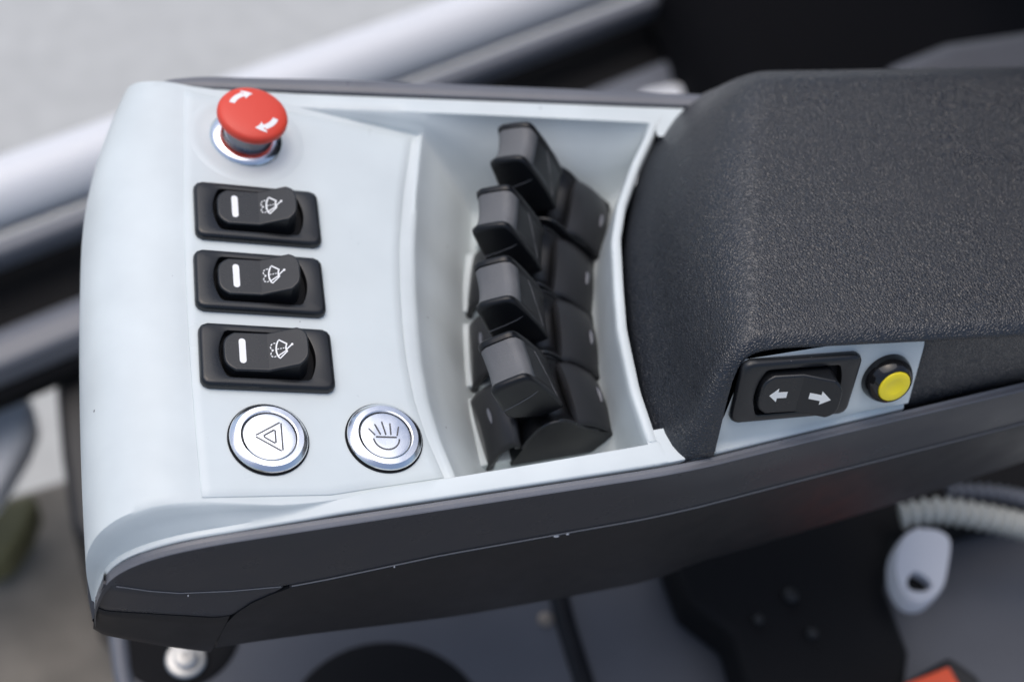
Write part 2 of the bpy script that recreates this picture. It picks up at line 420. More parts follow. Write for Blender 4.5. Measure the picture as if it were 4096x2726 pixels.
def up_b(u):
    xe = seam_x(-60.3) - 0.6; xs_ = -88.2; x = xs_ + (xe - xs_) * u; return (x, ML(x))
cap_piece('front_cap', up_t, up_b, 0.0)
def lo_t(u): a = up_b(u); return (a[0], a[1] - 0.3)
def lo_b(u): return (-91 + u * (-49.2 + 91), -57.7 + u * (-96.0 + 57.7) - 2.0 * math.sin(math.pi * u))
cap_piece('front_cap', lo_t, lo_b, 0.5)
# lip of the lower shell round the front
lip = []
for k in range(33):
    y = -110.2 + k / 32 * 208
    x = -90.5 + bow(max(-106, min(105, y))) + (1.6 if k == 0 else 0)
    if k == 0: y = -113.6
    lip.append([(x + 6, y, -45.5), (x - 0.1, y, -47.5), (x - 1.0, y, -47.9), (x - 1.5, y, -49), (x - 1.4, y, -51), (x + 0.2, y, -53), (x + 14, y, -56)])
cpart(loft('front_lip', lip, M['charcoal'], console, sharp=45))
# far trim
frows = []
FX = [p_ for p_ in RAIL if -73 < p_[0] < -36] + [(x, 0.0) for x in range(-30, 226, 12)]
for x, zr in FX:
    yf = YF(x); w = I(x, [-90, -86, -82, -76, -70, -62, -54, -40, 24, 137, 230], [-22, -15, -10, -6.0, -2.0, 3.4, 6.4, 7.8, 9.6, 9.4, 9.2])
    frows.append([(x, yf + 0.2, zr - 8), (x, yf + 0.9, zr - 1.0), (x, yf + 0.95, zr + 0.4), (x, yf + 1.4, zr + 0.8), (x, yf + w * 0.55, zr + 1.0), (x, yf + w * 0.88, zr + 0.6), (x, yf + w, zr - 0.8), (x, yf + w + 0.6, zr - 8), (x, yf + w, zr - 48)])
cpart(loft('side_trim', [r[5:] for r in frows], M['charcoal'], console, sharp=45))
cpart(loft('trim_cap', [r[:6] for r in frows], M['lit_grey'], console, sharp=45))  # far top band, sky reflection painted in by the lit copy
# inner body that closes the console from below
cpart(prism('body', [(-84, -98), (120, -86), (345, -48), (345, 78), (-74, 96)], -92, -47, M['deep'], console, bevel=3))
# white side panel behind the levers, near side
SP0 = np.array([175.036, -73.909, 21.709]); SPR = np.array([[0.99334, 0.05569, 0.10083], [0.07275, 0.37539, -0.92401], [-0.08930, 0.92519, 0.36884]])
nrm = SPR[:, 2]
def spy(x, z): return SP0[1] + (nrm[0] * (x - SP0[0]) + nrm[2] * (z - SP0[2])) / -nrm[1]
sp = []
for x in (146.0, 147, 148, 149, 150, 150.8, 151.5, 153, 160, 170, 180, 190, 200, 210, 220, 226, 229):
    yo = YO(x); yb = max(spy(x, 1.0), yo + 1.6); r = [(x, yo + 0.8, -6), (x, yo, -1.3), (x, yo + 0.3, -0.3), (x, yo + 0.9, 0), (x, yb - 0.8, 0.15), (x, yb + 0.2, 1.2)]
    zm = I(x, [146, 148, 150, 151.5], [6, 12, 22, 36.5])
    for z in (4, 8, 14, 20, 28, 33, 36.5): r.append((x, spy(x, 1.5 + (z - 1.5) * zm / 36.5), 1.5 + (z - 1.5) * zm / 36.5))
    sp.append(r)
cpart(loft('side_panel', sp, M['white'], console, sharp=50))
# the rails run on under the foot of the pad
cpart(loft('rail_end', [[(x, YO(x) + 0.8, -6), (x, YO(x), -1.35), (x, YO(x) + 0.3, -0.35), (x, YO(x) + 1.0, -0.05), (x, YO(x) + 15, -0.05)] for x in (120, 128, 136, 145.9)], M['white'], console, sharp=50))
cpart(loft('rail_end', [[(x, YF(x) - 0.8, -6), (x, YF(x), -1.35), (x, YF(x) - 0.3, -0.35), (x, YF(x) - 1.0, -0.05), (x, YF(x) - 18, -0.05)] for x in (158, 166, 180, 200)], M['white'], console, sharp=50))

cpart(tube('edge_bead', [(x, YO(x) - 6.35, ZC(x) - 0.35) for x in list(range(-17, 130, 7)) + [135, 146, 160, 173, 187, 205, 228, 260, 298, 340]], 0.28, M['highlight_seam'], console, n=6))  # pale tube added to paint the bright line along the crease
cpart(tube('edge_bead', [(x, YO(x) - 6.1, ZC(x) - 0.1) for x in (-79, -75, -71.5, -68, -63, -58, -50, -40, -30, -21)], 0.22, M['highlight_seam'], console, n=6))  # the painted crease highlight carried on over the front cap
# small bare chips along the parting line
for (x, dz, w) in ((86.0, 0.0, 2.4), (90.5, 0.25, 1.3), (22, 0.0, 0.6), (-55, -0.2, 0.5)):
    o = meshobj('chip', [(-w / 2, 0, -0.1), (-w / 5, -0.25, -0.5), (w / 3, -0.3, -0.35), (w / 2, 0, 0.1), (w / 4, 0.1, 0.35), (-w / 3, 0.1, 0.3)], [(0, 1, 2, 3, 4, 5)], M['chip'], console, solid=0.3)
    o.matrix_parent_inverse = INV; o.location = Vector((x, YO(x) - 6.9, ZC(x) - 0.6 + dz)) * MM

# ------------------------------------------------------------------ armrest pad
arm = thing('armrest_pad', 'black grained armrest pad sloping up behind the row of levers', 'armrest', loc=(240, 0, 0))
AINV = arm.matrix_basis.inverted()
XFOOT = lambda y: I(y, [-95, -92, -85, -78, -60, -27, -2, 15, 30, 44, 58, 72, 87, 96], [132, 130, 126, 124, 123.6, 125.2, 128.4, 131.5, 136.3, 141.8, 147.6, 156, 166, 172])
def smin(a, b, k):
    h = max(k - abs(a - b), 0) / k
    return min(a, b) - h * h * k * 0.25
def arm_z(x, y):
    t = x - XFOOT(y)
    k1, k2 = I(y, [-95, -55, 0], [1.75, 1.75, 1.6]), I(y, [-95, -55, 0], [2.5, 2.5, 2.2])
    front = -6 + (k1 * t if t < 10 else 10 * k1 + k2 * (t - 10))
    near = (y + 92.5) * 1.72
    far = (103.0 - y) * 1.55
    top = 44.0 - 0.00025 * (y - 5) ** 2
    z = smin(top, far, 22)
    z = smin(z, front, I(y, [-95, -75, -45, 0], [14, 18, 38, 46]))
    return smin(z, near, 9)
YNEAR = lambda x: I(x, [100, 144.0, 145.2, 146.6, 148.0, 149.6, 151.6, 154, 158, 164, 172, 400], [-91.6, -91.4, -86, -79.5, -75, -72.6, -71.0, -69.8, -69.0, -68.5, -68.4, -69.6])
ax = [0, 1.5, 3, 5, 7, 9, 11, 13, 15, 17, 18.5, 19.4, 19.9, 20.4, 20.8, 21.3, 21.8, 22.3, 22.8, 23.4, 24.2, 25.0, 25.8, 26.6, 27.4, 28.4, 30, 32, 34, 36, 38, 40, 42.5, 45, 48, 51, 55, 60, 66, 73, 82, 94, 110, 130, 155, 190, 230]
av = [0, .006, .014, .024, .036, .05, .066, .085, .105, .13, .16, .2, .25, .3, .35, .4, .45, .5, .55, .6, .65, .7, .74, .78, .81, .84, .865, .885, .905, .925, .945, .965, .985, 1.0]
arows = []
for a in ax:
    x0 = 124.5 + a; y0 = YNEAR(x0 + 0.0); r = []
    for v in av:
        y1 = 98.0
        y = y0 + (y1 - y0) * v
        sh = max(0.0, 1 - a / I(y, [-95, -70, -40, 0, 95], [19.0, 22.0, 90.0, 200.0, 230.0]))
        x = XFOOT(y) + a + (124.5 - XFOOT(y)) * (1 - sh)
        r.append((x, y, arm_z(x, y)))
    # underside return of the lip
    x, y, z = r[0]
    under = [(x + 0.3, y + 7.0, z - 1.2), (x, y + 0.5, z - 1.4)]
    arows.append(under + r + [(r[-1][0], r[-1][1] - 0.5, -12)])
front_skirt = [(x + 0.8, y, z - 6) for x, y, z in arows[0]]
pad = loft('pad', [front_skirt] + arows, M['leather'], arm, sharp=75); pad.matrix_parent_inverse = AINV
# lower flank of the pad beside the yellow button, ends in a rounded edge
lf = []
for k, (x, inset) in enumerate([(225.6, 9.0), (225.2, 5.0), (225.4, 2.0), (226.4, -0.6), (228.2, -2.2), (231, -3.0), (236, -3.2), (250, -3.2), (280, -3.2), (355, -3.2)]):
    r = []
    for z in (-4, -1.0, 2.0, 5, 10, 16, 22, 28, 34, 40):
        tuck = 1.0 * max(0, 1 - (z + 4) / 4.0)
        yb_ = YO(x) + 0.9; yt_ = max(-64.5, yb_ + 2.0) if x > 240 else spy(x, 38) - 2.0
        r.append((x + 1.6 * (z / 40.0), yb_ + (yt_ - yb_) * (z + 1.5) / 41.5 + inset + 3.2 + tuck, z))
    lf.append(r)
o = loft('lower_flank', lf, M['leather'], arm, sharp=75); o.matrix_parent_inverse = AINV

# ------------------------------------------------------------------ rocker switches
def rrect(hx, hy, r, n=64, bulge=None):
    """rounded rectangle sampled by ray angle so that rings of different size match"""
    out = []
    for k in range(n):
        a = 2 * math.pi * (k + 0.5) / n; c, s = math.cos(a), math.sin(a)
        lo, hi = 0.0, hx + hy
        for _ in range(40):
            t = (lo + hi) / 2; x, y = abs(c * t), abs(s * t)
            ex = hx if bulge is None else hx - bulge * (y / hy) ** 2
            if bulge is None:
                qx, qy = x - (hx - r), y - (hy - r)
                inside = (math.hypot(max(qx, 0), max(qy, 0)) + min(max(qx, qy), 0)) < r
            else:
                inside = x < ex and y < hy
            if inside: lo = t
            else: hi = t
        out.append((c * lo, s * lo))
    return out

def at_z(pts, z): return [(x, y, z) for x, y in pts]

N_ = 96
def make_switch(root, rocker_mat, printing):
    ou = lambda d, r: rrect(25.4 - d, 14.15 - d, max(0.6, 3.6 - d * 0.7), N_)
    op = lambda d: rrect(18.2 - d, 10.4 - d, 1, N_, bulge=2.8)
    rows = [at_z(ou(0.25, 0), 0.0), at_z(ou(0, 0), 0.8), at_z(ou(0.1, 0), 2.0), at_z(ou(0.5, 0), 2.9), at_z(ou(1.1, 0), 3.4), at_z(ou(1.9, 0), 3.6),
            at_z(op(-0.5), 3.6), at_z(op(-0.1), 3.45), at_z(op(0), 2.9), at_z(op(0.1), 0.25)]
    bez = loft('bezel', rows, M['black'], root, close=True, capb=True, sharp=40)
    bez.data.materials.append(M['deep'])
    for p_ in bez.data.polygons:
        if p_.center.z < 3.1 * MM and abs(p_.center.x) < 18.15 * MM and abs(p_.center.y) < 10.3 * MM: p_.material_index = 1
    # rocker: left half pressed flush, right half standing proud
    h = 8.6
    yy = [h * math.sin(math.pi / 2 * q) for q in np.linspace(-1, 1, 17)]
    lf_ = [(-0.4, -h)] + [(-16.9 + 4.4 * (abs(y) / h) ** 4.0, y) for y in yy] + [(-0.4, h)]
    rt_ = [(-0.4, h)] + [(13.6 - 3.6 * (abs(y) / h) ** 4.0, y) for y in yy[::-1]] + [(-0.4, -h)]
    zl = lambda x: 5.9 - 0.035 * (-0.4 - x); zr_ = lambda x: 5.9 + 0.50 * (x + 0.4)
    V, F = [], []
    tl = list(range(len(lf_))); V += [(x, y, zl(x)) for x, y in lf_]
    k0 = len(V); tr = []
    for (x, y) in rt_[1:-1]: tr.append(len(V)); V.append((x, y, zr_(x)))
    ring = tl + tr                       # around: lf_ from near centre over left end to far centre, then right end
    F.append(tuple(tl[::-1])); F.append(tuple([tl[-1]] + tr + [tl[0]])[::-1])
    nb = len(V)
    for i in ring:
        x, y, z = V[i]; V.append((x * 1.0 + (2.2 if x > 8 else 0), y * 1.0, -2.0))
    m_ = len(ring)
    for i in range(m_):
        j = (i + 1) % m_
        F.append((ring[i], ring[j], nb + j, nb + i))
    F.append(tuple(range(nb, nb + m_)))
    roc = meshobj('rocker', V, F, rocker_mat, root, sharp=18, bevel=0.8, seg=3)
    e = 0.10
    zf = lambda x, y: (zl(x) if x < -0.4 else zr_(x)) + e
    if printing == 'wiper':
        strokes('indicator_bar', [('poly', [(-9.9 + 1.25 * math.cos(math.radians(a)), 4.3 + 1.25 * math.sin(math.radians(a))) for a in range(0, 181, 30)] +
                                   [(-9.9 + 1.25 * math.cos(math.radians(a)), -4.3 + 1.25 * math.sin(math.radians(a))) for a in range(180, 361, 30)])], M['print'], roc, zf)
        cx = 10.0
        it = [('line', arc(cx, 0, 7.0, 143, 217) + arc(cx, 0, 2.7, 217, 143), 0.42, True)]
        a = math.radians(205); d = (math.cos(a), math.sin(a))
        it.append(('line', [(cx + d[0] * 2.9, d[1] * 2.9), (cx + d[0] * 6.8, d[1] * 6.8)], 0.40))
        for t0 in (3.4, 4.6, 5.8): it.append(('line', [(cx - t0, 0.15), (cx - t0 - 0.7, 0.15)], 0.30))
        it.append(('line', [(cx - 0.2, 0.9), (cx - 2.5, -0.7)], 0.42))
        it.append(('poly', [(cx + 0.1 + 0.55 * math.cos(math.radians(a)), 1.0 + 0.55 * math.sin(math.radians(a))) for a in range(0, 360, 40)]))
        for sy in (1, -1):
            for a0, a1 in ((60, 95), (115, 150), (170, 205), (225, 262)):
                it.append(('line', arc(cx - 7.9, sy * 1.55, 1.5, a0 if sy > 0 else -a0, a1 if sy > 0 else -a1, 4), 0.30))
        sq = lambda q: (4.4 + (q[0] - 5.6) * 0.78, q[1])
        it = [(e_[0], [sq(q) for q in e_[1]], *[(w_ * 1.25 if not isinstance(w_, bool) else w_) for w_ in e_[2:]]) for e_ in it]
        strokes('wiper_symbol', it, M['print'], roc, zf)
    else:
        def arrow(cx, s): return [(cx + s * -3.5, 1.35), (cx + s * 0.4, 1.35), (cx + s * 0.4, 3.1), (cx + s * 3.8, 0), (cx + s * 0.4, -3.1), (cx + s * 0.4, -1.35), (cx + s * -3.5, -1.35)]
        strokes('arrow_symbol', [('poly', arrow(-9.3, -1))], M['printg'], roc, zf)
        strokes('arrow_symbol', [('poly', arrow(6.3, 1))], M['printg'], roc, zf)
    return root

SW = [((-22.36 + 0.5), 31.1), (-23.0, -3.5), (-22.38, -38.29)]
swl = ['black wiper rocker switch nearest the red stop button', 'middle black wiper rocker switch of the column of three', 'black wiper rocker switch next to the round triangle button']
for (px, py), lab in zip(SW, swl):
    t = thing('rocker_switch', lab, 'switch', mtx=panel_frame(px, py, 0.40), group='wiper rocker switches on the panel')
    make_switch(t, M['black'], 'wiper')
sf = frame(SPR[:, 0], SPR[:, 1], SPR[:, 2], SP0 + SPR[:, 2] * 0.1)
t = thing('rocker_switch', 'black rocker switch with two white arrows beside the yellow button', 'switch', mtx=sf)
make_switch(t, M['black'], 'arrows')

# ------------------------------------------------------------------ round steel push buttons
def push_button(label, px, py, symbol):
    t = thing('push_button_switch', label, 'button', mtx=panel_frame(px, py, 0.42))
    lathe('gasket', [(15.0, 0), (15.05, 0.5), (14.7, 0.95), (13.5, 1.0)], M['deep'], t, n=80)
    lathe('ring', [(14.45, 0.7), (14.45, 1.3), (14.2, 1.75), (13.2, 2.55), (12.6, 2.9), (10.6, 3.0), (10.25, 2.85), (10.1, 2.4), (10.05, 0.5)], M['chrome'], t, n=96, sharp=22)
    c = lathe('cap', [(9.72, 0.6), (9.72, 2.2), (9.5, 2.45), (8.6, 2.52), (4.0, 2.50), (0.01, 2.50)], M['chrome'], t, n=80, sharp=22, capb=True)
    strokes('engraved_symbol', symbol, M['engrave'], c, lambda x, y: 2.56)
    return t
def seg(a, b, w=0.42):
    dx, dy = b[0] - a[0], b[1] - a[1]; L = math.hypot(dx, dy); th = math.degrees(math.atan2(dy, dx))
    return ('poly', arc(b[0], b[1], w / 2, th - 90, th + 90, 5) + arc(a[0], a[1], w / 2, th + 90, th + 270, 5))
tri = []
for R_, g in ((7.3, 0.8), (3.5, 0.6)):
    c = [(-R_ * 0.80 + 0.3, 0.0), (R_ * 0.62, R_ * 0.86), (R_ * 0.62, -R_ * 0.86)]
    for i in range(3):
        a, b = c[i], c[(i + 1) % 3]; dx, dy = b[0] - a[0], b[1] - a[1]; L = math.hypot(dx, dy); k = g / L
        tri.append(seg((a[0] + dx * k, a[1] + dy * k), (b[0] - dx * k, b[1] - dy * k), 0.62))
push_button('round steel button engraved with a triangle within a triangle', -23.75, -73.1, tri)
lamp = [('line', arc(0.2, -1.2, 5.0, 185, 355, 24), 0.6), seg((-3.6, -0.9), (4.0, -0.9), 0.6)]
for x0, x1, y1 in ((-4.2, -6.2, 2.5), (-2.0, -3.7, 4.4), (0.1, -0.9, 5.6), (2.1, 2.2, 4.9), (4.5, 5.4, 3.6)):
    lamp.append(seg((x0, 0.3 if abs(x0) < 4 else 0.0), (x1, y1), 0.58))
push_button('round steel button engraved with a shining lamp, close to the levers', 20.07, -70.93, lamp)

# ------------------------------------------------------------------ emergency stop
t = thing('emergency_stop', 'red mushroom stop button with two white turning arrows on a chrome ring', 'button', mtx=panel_frame(-23.9, 73.3, 0.42))
lathe('ring', [(15.5, 0.1), (15.6, 0.7), (15.3, 1.3), (14.2, 2.1), (12.8, 2.7), (11.2, 3.1), (10.5, 3.0), (10.3, 2.2)], M['chrome'], t, n=80, sharp=30)
lathe('stem', [(10.2, 0.4), (10.15, 3.0), (9.6, 5.5), (9.2, 8.0), (9.1, 13.0)], M['steel'], t, n=64, sharp=30)
capo = lathe('mushroom_cap', [(9.0, 11.6), (12.4, 11.8), (14.1, 12.3), (14.6, 13.2), (14.6, 14.6), (14.15, 15.7), (13.0, 16.4), (10.2, 17.0), (6.0, 17.4), (0.01, 17.55)], M['red'], t, n=80, sharp=60, capb=True)
def cap_z(x, y):
    r = math.hypot(x, y); return I(r, [0, 6, 10.2, 13.0], [17.55, 17.4, 17.0, 16.4]) + 0.06
for a0 in (160, -20):
    V, F = [], []
    b, i_ = arc(0, 0, 10.5, a0, a0 - 45, 10), arc(0, 0, 8.2, a0, a0 - 45, 10)
    for q in b + i_: V.append((q[0], q[1], cap_z(*q)))
    for k in range(10): F.append((k, k + 1, 12 + k, 11 + k))
    e = a0 - 45
    tri_ = []
    for k in range(7):
        u = k / 6; r_ = 12.0 + (9.3 - 12.0) * u; a_ = e - 25 * u; tri_.append((r_ * math.cos(math.radians(a_)), r_ * math.sin(math.radians(a_))))
    tri2 = []
    for k in range(7):
        u = k / 6; r_ = 6.7 + (9.3 - 6.7) * u; a_ = e - 25 * u; tri2.append((r_ * math.cos(math.radians(a_)), r_ * math.sin(math.radians(a_))))
    n0 = len(V)
    for q in tri_ + tri2: V.append((q[0], q[1], cap_z(*q)))
    for k in range(6): F.append((n0 + k, n0 + k + 1, n0 + 8 + k, n0 + 7 + k))
    meshobj('arrow_print', V, F, M['print'], capo, smooth=False, solid=0.05, thick_off=1)

# ------------------------------------------------------------------ yellow button on the side panel
P_ = SP0 + SPR @ np.array([40.2, 0.6, 0.1])
t = thing('push_button_switch', 'small yellow button in a domed glossy black collar', 'button', mtx=frame(SPR[:, 0], SPR[:, 1], SPR[:, 2], P_))
lathe('collar', [(10.4, 0), (10.4, 1.2), (10.1, 2.6), (9.5, 4.2), (8.6, 5.8), (7.7, 6.8), (7.2, 7.1), (6.95, 6.9), (6.85, 5.0)], M['gloss'], t, n=64, sharp=60)
lathe('cap', [(6.75, 5.0), (6.75, 6.9), (6.6, 7.25), (6.2, 7.4), (3.9, 7.45), (3.3, 7.3), (2.0, 6.9), (0.01, 6.75)], M['yellow'], t, n=56, sharp=60, capb=True)

# ------------------------------------------------------------------ four finger levers
HEAD = [(-19.6, -5.6), (-23.2, 2.6), (-25.2, 7.0), (-25.6, 9.0), (-24.2, 11.2), (-20.6, 13.2), (-16.6, 15.1), (-14.6, 15.8), (-12.6, 15.4), (-10.8, 13.8), (-8.6, 11.2), (-5.4, 7.2), (0.4, -0.8), (4.4, -7.6), (5.0, -9.8), (3.4, -11.6), (-2, -14.6), (-14, -12.6), (-17, -10.6)]
def lever_parts(t):
    nm = Vector((-0.447, 0.894)); dip_w = [0.3, 0.8, 1.1, 1.15, 1.1, 0.9, 0.75, 0.7, 0.6, 0.4, 0.2, 0, 0, 0, 0, 0, 0, 0, 0]
    def ring(y, off, shrink=0.0, grow=0.0):
        cx, cz = -8.5, 0.0; r = []
        for (x, z), w in zip(HEAD, dip_w):
            xx = x - nm.x * off * w; zz = z - nm.y * off * w
            if shrink: xx = cx + (xx - cx) * (1 - shrink); zz = cz + (zz - cz) * (1 - shrink)
            r.append((xx, y, zz))
        return r
    ys = [(-11.6, 0, .10), (-11.55, 0, .045), (-11.1, 0, -.012), (-10.4, 0, -.04), (-9.4, 0, -.035), (-8.7, 0, -.02), (-8.5, .7, 0), (-6.5, 1.7, 0), (-4, 2.7, 0), (-1.5, 3.2, 0), (1, 3.2, 0), (3.5, 2.7, 0), (6, 1.7, 0), (8.2, .7, 0), (8.4, 0, -.02), (9.4, 0, -.035), (10.4, 0, -.04), (11.1, 0, -.012), (11.55, 0, .045), (11.6, 0, .10)]
    head = loft('handle', [ring(*q) for q in ys], M['lever'], t, close=True, capa=True, capb=True, sharp=52)
    pr = []
    for y, off in [(-8.45, .62), (-8.3, .35), (-6.5, 1.35), (-4, 2.35), (-1.5, 2.85), (1, 2.85), (3.5, 2.35), (6, 1.35), (8.1, .35), (8.25, .62)]:
        rr = ring(y, off)[1:11]
        pr.append(rr)
    loft('grip_pad', pr, M['grip'], head, sharp=60, solid=0.3)
    # fine parting line on the near end of the handle and on the sloping face
    tube('parting_line', [(-19.6, -11.62, -5.2), (-14, -11.75, -0.6), (-9.5, -11.72, 3.6), (-7.4, -11.5, 6.2)], 0.13, M['highlight_seam'], head, n=6)
    tube('parting_line', [(-3.6, 7.5, 4.75), (-1.2, 1.5, 1.45), (1.3, -5, -2.3), (3.2, -9.6, -5.4)], 0.11, M['highlight_seam'], head, n=6)
    # neck
    loft('neck', [[(-14.5, -7.5, -11), (1, -7.5, -12.5), (1, 7.5, -12.5), (-14.5, 7.5, -11)], [(-10.5, -6.0, -19), (3, -6.0, -19), (3, 6.0, -19), (-10.5, 6.0, -19)], [(-7, -5.5, -32), (5, -5.5, -32), (5, 5.5, -32), (-7, 5.5, -32)]], M['lever'], t, close=True, sharp=30, bevel=0.8)
    # domed housing with a saddle between its two rims
    ARC = [(-13, -42), (-11.6, -37), (-9.6, -30), (-7.2, -22.6), (-4.6, -17.4), (-1.6, -14.2), (1.9, -13.0), (5.6, -13.6), (9.4, -16.0), (13, -19.6), (17.6, -23.2), (22, -25.4), (26, -27.6), (30.4, -31), (31.8, -36), (32, -42)]
    def arcring(y, drop, narrow=0.0):
        return [(x * (1 - narrow), y, z - drop * math.exp(-((x - 1.5) / 11.0) ** 2) - (narrow * 10)) for x, z in ARC]
    loft('housing', [arcring(y, d, k) for y, d, k in ((-16.4, 0.6, 0.02), (-16.2, 0, 0.0), (-14.6, 0, 0), (-13.2, 1.8, 0), (-10.5, 5.2, 0), (-7, 7.0, 0), (0, 7.5, 0), (7, 7.0, 0), (10.5, 5.2, 0), (13.2, 1.8, 0), (14.6, 0, 0), (16.2, 0, 0), (16.4, 0.6, 0.02))], M['lever'], t, capa=True, capb=True, sharp=40)
    for sy in (-15.6, 15.6):
        tube('rim', [(x, sy, z + 0.15) for x, z in smooth_path(ARC[2:12], 3)], 0.75, M['black'], t, n=8)
    # curved cover plates left and right of the dome
    def plate(name, prof, ymax, fall):
        rws = []
        for k in range(15):
            v = -1 + 2 * k / 14; y = v * ymax; r = []
            for i, (x, z) in enumerate(prof):
                r.append((x, y, z - fall * abs(v) ** 2.2))
            rws.append(r)
        return loft(name, rws, M['plate'], t, sharp=50, solid=3.0)
    pl = plate('cover_plate', [(10.4, -19.0), (11.0, -16.2), (12.4, -15.2), (16, -16.4), (20, -18.6), (24, -21.8), (27.5, -25.4), (30.4, -29.6), (32.4, -35), (33, -42)], 15.6, 3.4)
    tube('rib', [(27.0, -3.4, -24.8), (27.1, -1, -24.55), (27.1, 1.5, -24.6), (27.0, 3.6, -24.9)], [0.45, 1.0, 1.0, 0.45], M['lit_grey'], pl, n=8)  # gloss on the rib painted in with the paler grey
    pl = plate('cover_plate', [(-9.6, -24.6), (-10.4, -22.4), (-11.6, -21.6), (-14, -22.4), (-17.5, -25.0), (-20.4, -29), (-22.4, -34), (-23, -42)], 15.6, 6.0)
    tube('rib', [(-19.4, -3.4, -28.0), (-19.4, -1, -27.6), (-19.4, 1.5, -27.6), (-19.4, 3.6, -28.0)], [0.45, 1.0, 1.0, 0.45], M['lit_grey'], pl, n=8)  # painted gloss here too, same paler grey
    # white mounting flange on the pocket floor
    box('mounting_flange', (-25.5, -14.8, -46.0), (35.0, 17.0, -40.6), M['white'], t, bevel=0.5)
LV = [((105.5, 54.1), -18, 'finger lever farthest from the lamp button, beside the far rail'), ((92.4, 20.5), -13, 'second finger lever counted from the far rail'),
      ((87.7, -14.2), -5, 'third finger lever counted from the far rail'), ((85.9, -47.8), 6, 'nearest finger lever, beside the round lamp button')]
proto = None
for (lx, ly), rz, lab in LV:
    t = thing('control_lever', 'black ' + lab, 'lever', mtx=Matrix.Translation((lx * MM, ly * MM, 0)) @ Matrix.Rotation(math.radians(rz), 4, 'Z'), group='finger levers in the console pocket')
    if proto is None:
        lever_parts(t); proto = t
    else:
        for ch in list(proto.children):
            c = ch.copy(); COL.objects.link(c); c.parent = t
            for g in ch.children:
                d = g.copy(); COL.objects.link(d); d.parent = c

# ------------------------------------------------------------------ surroundings, out of focus below and behind
def struct(o): o['kind'] = 'structure'; return o
M['concrete'] = mat('concrete', (0.47, 0.475, 0.46), 0.85, mottle=0.09)
M['floormat'] = mat('dusty_floor', (0.24, 0.215, 0.18), 0.8, mottle=0.25)
M['silver'] = mat('silver_paint', (0.70, 0.71, 0.73), 0.38)
M['greybar'] = mat('grey_paint', (0.13, 0.138, 0.16), 0.35)
M['seatgrey'] = mat('grey_powder_coat', (0.088, 0.092, 0.107), 0.5, mottle=0.1)
M['rubber'] = mat('black_rubber', (0.012, 0.012, 0.013), 0.5)
M['clipwhite'] = mat('clip_plastic', (0.60, 0.61, 0.65), 0.4)
M['hose'] = mat('hose_plastic', (0.46, 0.46, 0.42), 0.45)
M['orange'] = mat('orange_plastic', (0.80, 0.095, 0.03), 0.45)
M['zinc'] = mat('zinc_steel', (0.55, 0.55, 0.54), 0.35, metal=0.8)
M['seatcloth'] = mat('seat_cloth', (0.004, 0.004, 0.005), 0.9, spec=0.08, grain=0.4, gscale=500)

struct(meshobj('ground', [(-60000, -60000, -1100), (60000, -60000, -1100), (60000, 60000, -1100), (-60000, 60000, -1100)], [(0, 1, 2, 3)], M['concrete']))
dirv = Vector((0.907, 0.42, 0)); nv = Vector((-0.42, 0.907, 0))
def bar(off, z, s): return tuple(dirv * s + nv * off + Vector((0, 0, z)))
def cross_loft(name, prof, m, s0=-900, s1=1100, **kw):
    return loft(name, [[bar(o, z, s) for o, z in prof] for s in (s0, s1)], m, None, close=True, capa=True, capb=True, **kw)
def rr2(o0, o1, z0, z1): return [(o0, z0), (o1, z0), (o1, z1), (o0, z1)]
tag(tube('grab_rail', [bar(437, -402, s) for s in (-900, 100, 1100)], 27, M['silver'], None, n=40), 'thick pale silver rail running past the console, blurred', 'rail')
tag(cross_loft('sill_strip', rr2(386, 401, -425, -402), M['greybar'], bevel=5, seg=3), 'narrow grey strip running along below the silver rail', 'strip')
tag(cross_loft('door_sill', rr2(304, 415, -475, -450), M['deep'], bevel=6), 'black sill below the silver rail and the grey strips', 'sill')
tag(cross_loft('sill_strip', [(308, -448), (345, -448), (345, -432), (330, -424), (312, -428)], M['greybar'], bevel=3), 'broad grey strip lying lower on the black sill', 'strip')
struct(prism('cab_floor', [(-1200, -900), (500, -900), (500, 330), (-100, 330), (-1200, 40)], -760, -700, M['floormat']))
# operator seat
seat = thing('operator_seat', 'black operator seat behind the armrest, out of focus', 'seat', loc=(500, 300, -300))
def sp_(o): o.matrix_parent_inverse = seat.matrix_basis.inverted(); return o
sp_(box('cushion', (366, 330, -480), (900, 900, -330), M['seatcloth'], seat, bevel=60, seg=5))
sp_(box('blocker_backrest', (600, 60, -160), (760, 760, 700), M['seatcloth'], seat, bevel=40, seg=4))  # out of view, made tall to block sky reflection on the armrest top
sp_(prism('side_bolster', [(420, 322), (452, 352), (500, 372), (600, 388), (640, 388), (640, 300), (440, 296)], -330, -232, M['seatgrey'], seat, bevel=22, seg=4))
sp_(prism('latch', [(322, 478), (330, 494), (362, 502), (378, 494), (366, 474)], -440, -410, M['silver'], seat, bevel=4))
